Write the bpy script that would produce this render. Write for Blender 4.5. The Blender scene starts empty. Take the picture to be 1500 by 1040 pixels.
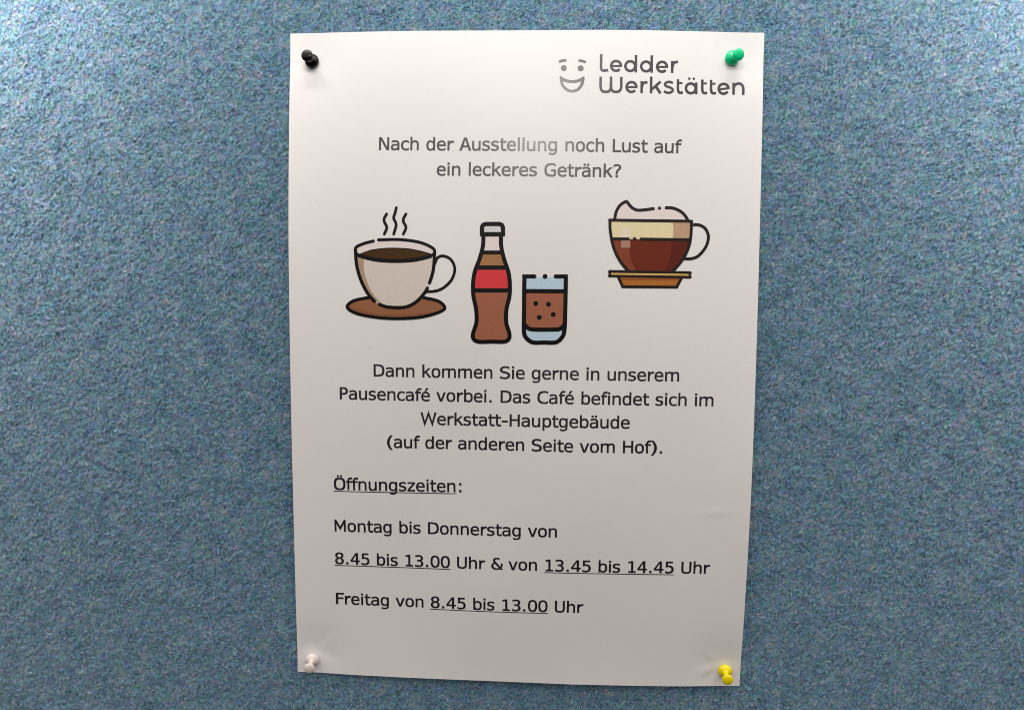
import bpy, math, random
import numpy as np
from mathutils import Vector, Matrix
from mathutils.geometry import delaunay_2d_cdt

# ------------------------------------------------------------------ camera
scene = bpy.context.scene
COL = scene.collection
RES_W, RES_H = 1500.0, 1040.0          # size of the photograph
FOCAL = 1083.0                         # focal length in photograph pixels
CAM = np.array([0.00939, -0.33894, 0.03268])
PITCH, YAW, ROLL = (math.radians(a) for a in (-4.58, -2.234, 0.69))


def camera_axes(p, yw, r):
    f = np.array([math.sin(yw) * math.cos(p), math.cos(yw) * math.cos(p), math.sin(p)])
    ri = np.array([math.cos(yw), -math.sin(yw), 0.0])
    up = np.cross(ri, f)
    return ri * math.cos(r) + up * math.sin(r), -ri * math.sin(r) + up * math.cos(r), f


CR, CU, CF = camera_axes(PITCH, YAW, ROLL)
cam_data = bpy.data.cameras.new('camera')
cam_data.sensor_fit = 'HORIZONTAL'
cam_data.sensor_width = 36.0
cam_data.lens = 36.0 * FOCAL / RES_W
cam_data.clip_start = 0.01
cam_data.clip_end = 50.0
cam_data.dof.use_dof = True
cam_data.dof.focus_distance = 0.335
cam_data.dof.aperture_fstop = 22.0
cam = bpy.data.objects.new('camera', cam_data)
COL.objects.link(cam)
M = Matrix(((CR[0], CU[0], -CF[0], CAM[0]),
            (CR[1], CU[1], -CF[1], CAM[1]),
            (CR[2], CU[2], -CF[2], CAM[2]),
            (0, 0, 0, 1)))
cam.matrix_world = M
scene.camera = cam

# ------------------------------------------------------------------ light
world = bpy.data.worlds.new("World")
scene.world = world
world.use_nodes = True
bgn = world.node_tree.nodes['Background']
# the room behind the camera: pale ceiling and walls above, darker floor below
wt = world.node_tree
wtc = wt.nodes.new('ShaderNodeTexCoord')
wsep = wt.nodes.new('ShaderNodeSeparateXYZ')
wr = wt.nodes.new('ShaderNodeMapRange')
wr.interpolation_type = 'SMOOTHSTEP'
wr.inputs['From Min'].default_value = -0.20
wr.inputs['From Max'].default_value = 0.75
wr.inputs['To Min'].default_value = 0.03
wr.inputs['To Max'].default_value = 1.42
wt.links.new(wtc.outputs['Generated'], wsep.inputs[0])
wt.links.new(wsep.outputs['Z'], wr.inputs['Value'])
wt.links.new(wr.outputs[0], bgn.inputs['Strength'])
bgn.inputs['Color'].default_value = (1.0, 0.94, 0.895, 1)


def area_light(name, loc, target, sx, sy, power, color, shape='RECTANGLE'):
    d = bpy.data.lights.new(name, 'AREA')
    d.shape = shape
    d.size = sx
    d.size_y = sy
    d.energy = power
    d.color = color
    o = bpy.data.objects.new(name, d)
    COL.objects.link(o)
    o.location = loc
    o.rotation_euler = (Vector(target) - Vector(loc)).to_track_quat('-Z', 'Y').to_euler()
    return o


area_light('lamp', (0.006, -0.33, 0.228), (0.0, 0.0, 0.10), 0.035, 0.035, 0.235, (1.0, 0.94, 0.89), 'DISK')
# a bar of lamps over the board throws its beam down the felt
for lx, lw_, lp in ((-0.38, 0.38, 1.08), (0.0, 0.36, 0.17), (0.38, 0.38, 0.92)):
    wl = area_light('wall_washer_lamp', (lx, -0.10, 0.30), (lx * 1.02, 0.0, 0.165 if lx else 0.195), lw_, 0.05, lp,
                    (1.0, 0.92, 0.87) if lx else (1.0, 0.99, 0.97))
    wl.data.spread = math.radians(78)

scene.view_settings.view_transform = 'Standard'
scene.view_settings.look = 'None'
scene.view_settings.exposure = 0.0
scene.view_settings.gamma = 1.0
scene.cycles.filter_width = 1.0


# ------------------------------------------------------------------ materials
def new_mat(name):
    m = bpy.data.materials.new(name)
    m.use_nodes = True
    nt = m.node_tree
    b = nt.nodes['Principled BSDF']
    return m, nt, b


def node(nt, kind, **kw):
    n = nt.nodes.new(kind)
    for k, v in kw.items():
        setattr(n, k, v)
    return n


def ramp(nt, stops, interp='LINEAR'):
    r = nt.nodes.new('ShaderNodeValToRGB')
    r.color_ramp.interpolation = interp
    e = r.color_ramp.elements
    e[0].position, e[0].color = stops[0][0], (*stops[0][1], 1)
    e[1].position, e[1].color = stops[-1][0], (*stops[-1][1], 1)
    for p, c in stops[1:-1]:
        k = e.new(p)
        k.color = (*c, 1)
    return r


def ink(name, color, rough=0.42, spec=0.2, grain=0.06, ior=1.5):
    """printed toner: colour with a faint grain, slightly glossy"""
    m, nt, b = new_mat(name)
    tc = node(nt, 'ShaderNodeTexCoord')
    nz = node(nt, 'ShaderNodeTexNoise')
    nz.inputs['Scale'].default_value = 2600
    nz.inputs['Detail'].default_value = 2
    nt.links.new(tc.outputs['Object'], nz.inputs['Vector'])
    lo = tuple(c * (1 - grain) for c in color)
    hi = tuple(min(1, c * (1 + grain)) for c in color)
    r = ramp(nt, [(0.35, lo), (0.65, hi)])
    nt.links.new(nz.outputs['Fac'], r.inputs[0])
    nt.links.new(r.outputs[0], b.inputs['Base Color'])
    b.inputs['Roughness'].default_value = rough
    b.inputs['Specular IOR Level'].default_value = spec
    b.inputs['IOR'].default_value = ior
    bp = node(nt, 'ShaderNodeBump')
    bp.inputs['Strength'].default_value = 0.12
    bp.inputs['Distance'].default_value = 0.00004
    nt.links.new(nz.outputs['Fac'], bp.inputs['Height'])
    nt.links.new(bp.outputs[0], b.inputs['Normal'])
    return m


def plastic(name, color, rough=0.25, sss=0.0):
    m, nt, b = new_mat(name)
    tc = node(nt, 'ShaderNodeTexCoord')
    nz = node(nt, 'ShaderNodeTexNoise')
    nz.inputs['Scale'].default_value = 500
    nt.links.new(tc.outputs['Object'], nz.inputs['Vector'])
    r = ramp(nt, [(0.3, tuple(c * 0.93 for c in color)), (0.7, color)])
    nt.links.new(nz.outputs['Fac'], r.inputs[0])
    nt.links.new(r.outputs[0], b.inputs['Base Color'])
    b.inputs['Roughness'].default_value = rough
    if sss:
        b.inputs['Subsurface Weight'].default_value = sss
        b.inputs['Subsurface Radius'].default_value = (0.0012, 0.0012, 0.001)
        b.inputs['Subsurface Scale'].default_value = 1.0
    bp = node(nt, 'ShaderNodeBump')
    bp.inputs['Strength'].default_value = 0.15
    bp.inputs['Distance'].default_value = 0.0001
    nt.links.new(nz.outputs['Fac'], bp.inputs['Height'])
    nt.links.new(bp.outputs[0], b.inputs['Normal'])
    return m


# paper
MPAPER, nt, b = new_mat('white_paper')
tc = node(nt, 'ShaderNodeTexCoord')
n1 = node(nt, 'ShaderNodeTexNoise'); n1.inputs['Scale'].default_value = 1800; n1.inputs['Detail'].default_value = 4
nt.links.new(tc.outputs['Object'], n1.inputs['Vector'])
r = ramp(nt, [(0.3, (0.81, 0.793, 0.784)), (0.7, (0.84, 0.823, 0.814))])
nt.links.new(n1.outputs['Fac'], r.inputs[0])
nt.links.new(r.outputs[0], b.inputs['Base Color'])
b.inputs['Roughness'].default_value = 0.60
b.inputs['Specular IOR Level'].default_value = 0.35
bp = node(nt, 'ShaderNodeBump'); bp.inputs['Strength'].default_value = 0.2; bp.inputs['Distance'].default_value = 0.00005
nt.links.new(n1.outputs['Fac'], bp.inputs['Height'])
nt.links.new(bp.outputs[0], b.inputs['Normal'])

# felt: a melange of dyed wool fibres; every loose fibre has its own dye, and dyes gather in patches
DYES = [(0.00, (0.080, 0.120, 0.145)), (0.16, (0.085, 0.185, 0.300)), (0.30, (0.140, 0.310, 0.340)),
        (0.42, (0.180, 0.310, 0.450)), (0.54, (0.200, 0.410, 0.460)), (0.66, (0.310, 0.360, 0.520)),
        (0.78, (0.290, 0.430, 0.430)), (0.90, (0.420, 0.460, 0.490)), (1.00, (0.520, 0.500, 0.500))]


def felt_material(name, per_fibre):
    m, nt, b = new_mat(name)
    L = nt.links.new
    tc = node(nt, 'ShaderNodeTexCoord')

    turn = node(nt, 'ShaderNodeMapping')
    turn.inputs['Rotation'].default_value = (0, math.radians(52), 0)
    L(tc.outputs['Object'], turn.inputs['Vector'])

    def noise(scale, detail, rough=0.5, shift=0.0):
        mp = node(nt, 'ShaderNodeMapping')
        mp.inputs['Location'].default_value = (shift, shift * 0.7, shift * 1.3)
        mp.inputs['Scale'].default_value = (0.78, 1.0, 1.0)
        L(turn.outputs[0], mp.inputs['Vector'])
        n = node(nt, 'ShaderNodeTexNoise')
        n.inputs['Scale'].default_value = scale
        n.inputs['Detail'].default_value = detail
        n.inputs['Roughness'].default_value = rough
        L(mp.outputs[0], n.inputs['Vector'])
        return n.outputs['Fac']

    def mad(src, k, c, clamp=False):
        a = node(nt, 'ShaderNodeMath', operation='MULTIPLY_ADD', use_clamp=clamp)
        a.inputs[1].default_value = k
        if isinstance(c, float):
            a.inputs[2].default_value = c
        else:
            L(c, a.inputs[2])
        L(src, a.inputs[0])
        return a.outputs[0]

    patch, tuft, fine = noise(120, 2), noise(900, 3, 0.65, 3.0), noise(1500, 3, 0.6, 7.0)
    s = mad(patch, 0.8, -0.40)
    s = mad(tuft, 2.3, s)
    if per_fibre:
        geo = node(nt, 'ShaderNodeNewGeometry')
        rnd = geo.outputs['Random Per Island']
        s = mad(rnd, 0.5, s)
        s = mad(s, 1.0, -0.90, True)
    else:
        s = mad(fine, 1.4, s)
        s = mad(s, 1.0, -1.35, True)
    r = ramp(nt, DYES)
    L(s, r.inputs[0])
    # how dark or pale the single fibre took its dye
    if per_fibre:
        wn = node(nt, 'ShaderNodeTexWhiteNoise', noise_dimensions='1D')
        L(rnd, wn.inputs['W'])
        val = mad(wn.outputs['Value'], 1.2, 0.33)
    else:
        val = mad(noise(1500, 4, 0.7, 11.0), 2.0, -0.20)
    mul = node(nt, 'ShaderNodeVectorMath', operation='SCALE')
    L(r.outputs[0], mul.inputs[0])
    L(val, mul.inputs['Scale'])
    # dyes differ a little from lock to lock: cyan, lilac, sand
    mp = node(nt, 'ShaderNodeMapping')
    mp.inputs['Scale'].default_value = (0.78, 1.0, 1.0)
    L(turn.outputs[0], mp.inputs['Vector'])
    hue = node(nt, 'ShaderNodeTexNoise')
    hue.inputs['Scale'].default_value = 340
    hue.inputs['Detail'].default_value = 5
    hue.inputs['Roughness'].default_value = 0.78
    L(mp.outputs[0], hue.inputs['Vector'])
    tint = node(nt, 'ShaderNodeVectorMath', operation='MULTIPLY_ADD')
    tint.inputs[1].default_value = (2.0, 1.15, 1.40)
    tint.inputs[2].default_value = (-0.24, 0.25, 0.20)
    L(hue.outputs['Color'], tint.inputs[0])
    pos = node(nt, 'ShaderNodeVectorMath', operation='MAXIMUM')
    pos.inputs[1].default_value = (0.15, 0.2, 0.2)
    L(tint.outputs[0], pos.inputs[0])
    dyed = node(nt, 'ShaderNodeVectorMath', operation='MULTIPLY')
    L(mul.outputs[0], dyed.inputs[0])
    L(pos.outputs[0], dyed.inputs[1])
    L(dyed.outputs[0], b.inputs['Base Color'])
    b.inputs['Roughness'].default_value = 0.85
    b.inputs['Specular IOR Level'].default_value = 0.15
    b.inputs['Sheen Weight'].default_value = 1.0
    b.inputs['Sheen Roughness'].default_value = 0.4
    b.inputs['Sheen Tint'].default_value = (1.0, 0.98, 1.0, 1)
    return m


MFELT = felt_material('felt_ground', False)
MFIBRE = felt_material('felt_fibre', True)

INK = ink('black_toner', (0.008, 0.003, 0.014), 0.34, 0.90, ior=1.62)
LINE_INK = ink('outline_toner', (0.002, 0.0015, 0.002), 0.34, 0.30)
INK_BROWN = ink('brown_black_toner', (0.008, 0.003, 0.002), 0.32, 0.40)
LOGO_INK = ink('plum_black_toner', (0.024, 0.009, 0.022), 0.30, 0.9, ior=1.52)
COFFEE = ink('coffee_brown_print', (0.064, 0.026, 0.006))
SAUCER = ink('saucer_brown_print', (0.31, 0.130, 0.062))
SAUCER_DARK = ink('dark_saucer_print', (0.25, 0.095, 0.048))
CUP_WHITE = ink('pale_cup_print', (0.70, 0.62, 0.56))
CUP_TAN = ink('tan_cup_print', (0.44, 0.31, 0.21))
CUP_INSIDE = ink('cup_inside_print', (0.80, 0.71, 0.70))
COLA = ink('cola_brown_print', (0.37, 0.130, 0.072))
TAN = ink('light_cola_print', (0.38, 0.185, 0.075))
RED = ink('red_print', (0.70, 0.050, 0.060))
BLUE = ink('pale_blue_print', (0.52, 0.68, 0.80))
GREY_CAP = ink('grey_cap_print', (0.68, 0.68, 0.70))
CREAM = ink('cream_print', (0.80, 0.70, 0.42))
CREAM_DARK = ink('dark_cream_print', (0.52, 0.34, 0.22))
GLEAM = ink('gleam_print', (0.80, 0.72, 0.58))
GLEAM_DARK = ink('gleam_over_coffee_print', (0.42, 0.22, 0.16))
BREW = ink('red_brown_print', (0.150, 0.020, 0.007))
BREW_LIGHT = ink('light_red_brown_print', (0.240, 0.050, 0.022))
BREW_DARK = ink('dark_red_brown_print', (0.105, 0.013, 0.005))
GOLD = ink('gold_print', (0.70, 0.44, 0.12))
ORANGE = ink('orange_brown_print', (0.42, 0.15, 0.025))
ORANGE_DARK = ink('dark_orange_print', (0.33, 0.085, 0.02))
MILK = ink('milk_foam_print', (0.80, 0.72, 0.69))


# ------------------------------------------------------------------ naming
def tag(o, label=None, cat=None, group=None, kind=None):
    for k, v in (('label', label), ('category', cat), ('group', group), ('kind', kind)):
        if v:
            o[k] = v
    return o


def mesh_obj(name, verts, faces, mat, parent=None, smooth=False):
    me = bpy.data.meshes.new(name)
    me.from_pydata([tuple(v) for v in verts], [], [tuple(f) for f in faces])
    me.materials.append(mat)
    if smooth:
        me.polygons.foreach_set('use_smooth', [True] * len(me.polygons))
    me.update()
    o = bpy.data.objects.new(name, me)
    COL.objects.link(o)
    if parent:
        o.parent = parent
    return o


# ------------------------------------------------------------------ felt board
X0, X1, Z0, Z1 = -0.36, 0.38, -0.30, 0.27
rng = np.random.default_rng(7)


def value_noise(x, z, scale, seed):
    """smooth noise in -1..1 on a hashed lattice"""
    g = np.random.default_rng(seed).random((256, 256))
    u = x * scale + 1000.0
    v = z * scale + 1000.0
    i = np.floor(u).astype(int); j = np.floor(v).astype(int)
    fu = u - i; fv = v - j
    fu = fu * fu * (3 - 2 * fu); fv = fv * fv * (3 - 2 * fv)
    i0 = i % 256; i1 = (i + 1) % 256; j0 = j % 256; j1 = (j + 1) % 256
    return ((g[i0, j0] * (1 - fu) + g[i1, j0] * fu) * (1 - fv)
            + (g[i0, j1] * (1 - fu) + g[i1, j1] * fu) * fv) * 2 - 1


def felt_height(x, z):
    """thickness of the nap above the board, metres; slightly drawn out along a slanting grain"""
    ca, sa = math.cos(math.radians(52)), math.sin(math.radians(52))
    u = x * ca + z * sa
    v = -x * sa + z * ca
    h = (0.16 * value_noise(x, z, 90, 1) + 0.26 * value_noise(u * 0.75, v * 1.0, 650, 2)
         + 0.34 * value_noise(u * 0.7, v * 1.1, 1400, 3))
    return 0.00070 * (h + 0.05)


nx, nz_ = 1000, 770
gx = np.linspace(X0, X1, nx); gz = np.linspace(Z0, Z1, nz_)
GX, GZ = np.meshgrid(gx, gz)
HY = felt_height(GX, GZ)
co = np.stack([GX.ravel(), -HY.ravel(), GZ.ravel()], 1)
idx = np.arange(nx * nz_).reshape(nz_, nx)
quads = np.stack([idx[:-1, :-1], idx[:-1, 1:], idx[1:, 1:], idx[1:, :-1]], -1).reshape(-1, 4)


def fast_mesh(name, co, quads, mat, parent=None):
    me = bpy.data.meshes.new(name)
    me.vertices.add(len(co)); me.vertices.foreach_set('co', co.astype(np.float32).ravel())
    me.loops.add(quads.size); me.loops.foreach_set('vertex_index', quads.astype(np.int32).ravel())
    me.polygons.add(len(quads))
    me.polygons.foreach_set('loop_start', np.arange(0, quads.size, 4, dtype=np.int32))
    me.update(calc_edges=True)
    me.polygons.foreach_set('use_smooth', np.ones(len(quads), dtype=bool))
    me.materials.append(mat)
    me.update()
    o = bpy.data.objects.new(name, me)
    COL.objects.link(o)
    if parent:
        o.parent = parent
    return o


# the cork-thick core of the board behind the cloth
board = fast_mesh('felt_wall', co, quads, MFELT)
tag(board, 'blue grey melange felt covering of the pinboard behind the notice', kind='structure')
cb = [(x, y, z) for x in (X0, X1) for y in (0.0012, 0.014) for z in (Z0, Z1)]
mesh_obj('backing_panel', cb, [(0, 1, 3, 2), (4, 6, 7, 5), (0, 4, 5, 1), (2, 3, 7, 6), (0, 2, 6, 4), (1, 5, 7, 3)],
         plastic('backing_board', (0.10, 0.09, 0.08), 0.8), board)

# loose wool fibres lying in the nap
NF = 560000
px = rng.uniform(-0.32, 0.35, NF); pz = rng.uniform(-0.275, 0.245, NF)
keep = ~((np.abs(px) < 0.088) & (np.abs(pz) < 0.132))
px, pz = px[keep], pz[keep]
n = len(px)
ang = np.radians(48) + rng.normal(0, 0.62, n) + 0.5 * value_noise(px, pz, 60, 9)
ln = rng.uniform(0.0007, 0.0022, n)
wd = rng.uniform(0.00006, 0.00015, n)
bend = rng.normal(0, 0.5, n)
stray = rng.random(n) < 0.0016            # a few long stray hairs lie on top
ln[stray] *= 2.6
wd[stray] = 0.00007
bend[stray] *= 2.0
lift = np.abs(rng.normal(0, 0.00012, n)) + 0.00004
rollv = rng.normal(0, 0.75, n)
cos_, sin_ = np.cos(ang), np.sin(ang)
V = np.zeros((n, 6, 3))
for k, t in enumerate((-0.5, 0.0, 0.5)):
    off = bend * (t * t) * ln * 1.2
    cx = px + t * ln * cos_ - off * sin_
    cz = pz + t * ln * sin_ + off * cos_
    base = felt_height(cx, cz) + lift * (1.0 if k == 1 else 0.35)
    w = wd * (1.0 if k == 1 else 0.45)
    dx, dz, dy = -sin_ * w * np.cos(rollv), cos_ * w * np.cos(rollv), w * np.sin(rollv)
    V[:, 2 * k] = np.stack([cx + dx, -(base + dy), cz + dz], 1)
    V[:, 2 * k + 1] = np.stack([cx - dx, -(base - dy), cz - dz], 1)
b0 = (np.arange(n) * 6)[:, None]
Q = np.concatenate([b0 + np.array([0, 1, 3, 2]), b0 + np.array([2, 3, 5, 4])])
fib = fast_mesh('felt_fibres', V.reshape(-1, 3), Q, MFIBRE, board)
fib['kind'] = 'stuff'

# ------------------------------------------------------------------ the sheet of paper
W, H = 0.210, 0.297
GAP = 0.0014


def hump(t, p, power=1.15):
    t = min(max(t, 0.0), 1.0)
    u = 0.5 * t / p if t < p else 0.5 + 0.5 * (t - p) / (1 - p)
    return math.sin(math.pi * u) ** power


FOLDS = {(True, True): ((0.9, 0.16), (-0.6, 0.12)), (False, True): ((2.2, 0.16), (1.2, -0.12)),
         (True, False): ((-0.7, 0.2), (0.25, -0.14), (-1.5, 0.12)), (False, False): ((2.75, 0.30), (2.3, -0.22), (-2.4, 0.2), (-1.7, 0.14))}


def bulge(s, t):
    """how far the sheet stands off the felt; it is held only by the four pins"""
    left = 0.0056 * hump(t, 0.36)
    right = 0.0068 * hump(t, 0.62)
    top = 0.0042 * hump(s, 0.50, 1.0)
    kink = s / 0.62 if s < 0.62 else (1 - s) / 0.38
    bottom = 0.0040 * (0.55 * max(0.0, kink) + 0.45 * hump(s, 0.62, 1.0))
    side = (1 - s) * left + s * right
    ends = (1 - t) ** 1.3 * top + t ** 1.3 * bottom
    wave = (0.00055 * math.sin(9.0 * s + 5.0 * t + 1.0) * math.sin(6.0 * t + 2.5 * s)
            + 0.00022 * math.sin(17 * t - 8 * s) * math.sin(7 * s + 2)) * hump(s, .5) ** 0.5
    crease = 0.00015 * math.exp(-((s - 0.93) / 0.035) ** 2 - ((t - 0.715 + 0.05 * (s - 0.93)) / 0.004) ** 2)
    pull = 0.0
    for ps, pt in ((0.045, 0.04), (0.955, 0.04), (0.045, 0.965), (0.955, 0.965)):
        d2 = ((s - ps) * W / 0.011) ** 2 + ((t - pt) * H / 0.011) ** 2
        pull += 0.0010 * math.exp(-d2)
        if d2 < 8:                                   # little folds fanning out from the pin
            dx, dz = (s - ps) * W * 1000, (t - pt) * H * 1000
            for ang, amp in FOLDS[(ps < 0.5, pt < 0.5)]:
                ca_, sa_ = math.cos(ang), math.sin(ang)
                along, across = dx * ca_ + dz * sa_, -dx * sa_ + dz * ca_
                if along > 0:
                    pull -= amp * 0.001 * math.exp(-(across / (0.6 + 0.13 * along)) ** 2) * math.exp(-((along - 6) / 5) ** 2)
    return max(-0.0002, side + ends * 0.92 + wave + crease - pull)


def on_sheet(x, z, lift=0.0):
    return (x, -(GAP + bulge(x / W + 0.5, 0.5 - z / H) + lift), z)


def trace(px, py, lift=0.0, flat=None):
    """where the sight line through a point of the photograph meets the bent sheet"""
    d = CF * FOCAL + CR * (px - RES_W / 2) - CU * (py - RES_H / 2)
    y = -GAP - 0.005
    for _ in range(12):
        k = (y - CAM[1]) / d[1]
        x, z = CAM[0] + d[0] * k, CAM[2] + d[2] * k
        s, t = min(max(x / W + 0.5, 0), 1), min(max(0.5 - z / H, 0), 1)
        y = -(GAP + (bulge(s, t) if flat is None else flat) + lift)
    return x, z, y


ns, nt_ = 150, 212
verts, faces = [], []
for j in range(nt_ + 1):
    for i in range(ns + 1):
        x, z = (i / ns - 0.5) * W, (0.5 - j / nt_) * H
        verts.append(on_sheet(x, z))
nf = len(verts)
verts += [(x, y + 0.00012, z) for x, y, z in verts]
R_ = ns + 1
for j in range(nt_):
    for i in range(ns):
        a = j * R_ + i
        faces.append((a, a + R_, a + R_ + 1, a + 1))
        faces.append((nf + a, nf + a + 1, nf + a + R_ + 1, nf + a + R_))
for i in range(ns):
    faces.append((i, i + 1, nf + i + 1, nf + i))
    a = nt_ * R_ + i
    faces.append((a + 1, a, nf + a, nf + a + 1))
for j in range(nt_):
    a = j * R_
    faces.append((a + R_, a, nf + a, nf + a + R_))
    a = j * R_ + ns
    faces.append((a, a + R_, nf + a + R_, nf + a))
poster = bpy.data.objects.new('poster', None)
COL.objects.link(poster)
poster.empty_display_size = 0.02
tag(poster, 'white paper notice with drink pictures and opening hours pinned on the blue felt', 'poster')
paper = mesh_obj('paper_sheet', verts, faces, MPAPER, poster, smooth=True)
em = paper.modifiers.new('edges', 'EDGE_SPLIT'); em.split_angle = math.radians(50)


# ------------------------------------------------------------------ flat shapes
def signed_area(c):
    return 0.5 * sum(c[i][0] * c[(i + 1) % len(c)][1] - c[(i + 1) % len(c)][0] * c[i][1] for i in range(len(c)))


def ccw(c):
    return c if signed_area(c) > 0 else c[::-1]


def spline(pts, k=7):
    """Catmull-Rom through the points"""
    out = []
    P = [pts[0]] + list(pts) + [pts[-1]]
    for i in range(1, len(P) - 2):
        p0, p1, p2, p3 = P[i - 1], P[i], P[i + 1], P[i + 2]
        for j in range(k):
            t = j / k
            out.append(tuple(0.5 * (2 * p1[a] + (p2[a] - p0[a]) * t + (2 * p0[a] - 5 * p1[a] + 4 * p2[a] - p3[a]) * t * t
                                    + (3 * p1[a] - p0[a] - 3 * p2[a] + p3[a]) * t ** 3) for a in (0, 1)))
    out.append(tuple(pts[-1]))
    return out


def disc(x, y, r, n=20):
    return [(x + r * math.cos(2 * math.pi * i / n), y + r * math.sin(2 * math.pi * i / n)) for i in range(n)]


def arc(cx, cy, rx, ry, a0, a1, n=28):
    """angles in degrees, clockwise on the page (y down)"""
    return [(cx + rx * math.cos(math.radians(a0 + (a1 - a0) * i / n)),
             cy + ry * math.sin(math.radians(a0 + (a1 - a0) * i / n))) for i in range(n + 1)]


def stroke(pts, w, caps='round', closed=False, w_end=None):
    """outline pieces of a pen line; a corner is mitred"""
    P = [pts[0]]
    for p in pts[1:]:
        if math.dist(p, P[-1]) > 1e-6:
            P.append(p)
    if closed and math.dist(P[0], P[-1]) < 1e-6:
        P.pop()
    n = len(P)
    L, R = [], []
    for i in range(n):
        a = P[i - 1] if (i > 0 or closed) else P[0]
        c = P[(i + 1) % n] if (i < n - 1 or closed) else P[-1]
        b = P[i]
        def unit(p, q):
            d = math.dist(p, q)
            return ((q[0] - p[0]) / d, (q[1] - p[1]) / d) if d > 1e-9 else None
        u, v = unit(a, b), unit(b, c)
        u = u or v; v = v or u
        nx_, ny_ = -(u[1] + v[1]), u[0] + v[0]
        l = math.hypot(nx_, ny_) or 1
        nx_, ny_ = nx_ / l, ny_ / l
        cosh = max(0.35, nx_ * -u[1] + ny_ * u[0])
        ww = w if w_end is None else w + (w_end - w) * i / (n - 1)
        h = ww / 2 / cosh
        L.append((b[0] + nx_ * h, b[1] + ny_ * h)); R.append((b[0] - nx_ * h, b[1] - ny_ * h))
    out = []
    for i in range(n if closed else n - 1):
        j = (i + 1) % n
        out.append(ccw([L[i], R[i], R[j], L[j]]))
    if caps == 'round' and not closed:
        out.append(disc(*P[0], w / 2, 14)); out.append(disc(*P[-1], (w_end or w) / 2, 14))
    return out


def fill(contours, step=None):
    """triangles of everything with a non-zero winding number"""
    pts, edges = [], []
    for c in contours:
        b = len(pts)
        pts += c
        edges += [(b + i, b + (i + 1) % len(c)) for i in range(len(c))]
    A = np.array(pts)
    if step:
        lo, hi = A.min(0), A.max(0)
        for gx_ in np.arange(lo[0] + step / 2, hi[0], step):
            for gy_ in np.arange(lo[1] + step / 2, hi[1], step):
                pts.append((float(gx_), float(gy_)))
    res = delaunay_2d_cdt([Vector(p) for p in pts], edges, [], 0, 1e-6)
    V2 = np.array([tuple(v) for v in res[0]])
    T = np.array([f for f in res[2] if len(f) == 3])
    cen = V2[T].mean(1)
    wn = np.zeros(len(cen), int)
    for c in contours:
        C = np.array(c); D = np.roll(C, -1, 0)
        for (x1, y1), (x2, y2) in zip(C, D):
            left = (x2 - x1) * (cen[:, 1] - y1) - (cen[:, 0] - x1) * (y2 - y1)
            wn += ((y1 <= cen[:, 1]) & (y2 > cen[:, 1]) & (left > 0)).astype(int)
            wn -= ((y1 > cen[:, 1]) & (y2 <= cen[:, 1]) & (left < 0)).astype(int)
    T = T[wn != 0]
    used = np.unique(T)
    remap = -np.ones(len(V2), int); remap[used] = np.arange(len(used))
    return V2[used], remap[T]


def divided(c, longest):
    out = []
    for i, p in enumerate(c):
        q = c[(i + 1) % len(c)]
        k = max(1, int(math.ceil(math.dist(p, q) / longest)))
        out += [(p[0] + (q[0] - p[0]) * j / k, p[1] + (q[1] - p[1]) * j / k) for j in range(k)]
    return out


def printed(name, shapes, mat, parent, layer=1, frame=None, step=None):
    """lay a flat shape, given on the traced page, on the bent sheet as a skin of toner"""
    if frame:
        ox, oy, k = frame
        shapes = [[(ox + x / k, oy + y / k) for x, y in c] for c in shapes]
    shapes = [divided(c, 7.0) for c in shapes]
    v, t = fill(shapes, step or 10)
    lift = 0.00003 + 0.00003 * layer
    vv = []
    for x, y in v:
        X, Z, Y = trace(x, y, lift)
        vv.append((X, Y, Z))
    ff = []
    for f in t:
        a, b_, c = (vv[i] for i in f)
        nrm = (b_[2] - a[2]) * (c[0] - a[0]) - (b_[0] - a[0]) * (c[2] - a[2])
        ff.append(tuple(f) if nrm < 0 else (f[0], f[2], f[1]))
    return mesh_obj(name, vv, ff, mat, parent)


def holder(name, parent, label=None):
    o = bpy.data.objects.new(name, None)
    COL.objects.link(o)
    o.parent = parent
    o.empty_display_size = 0.005
    if label:
        o['label'] = label
    return o


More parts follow.
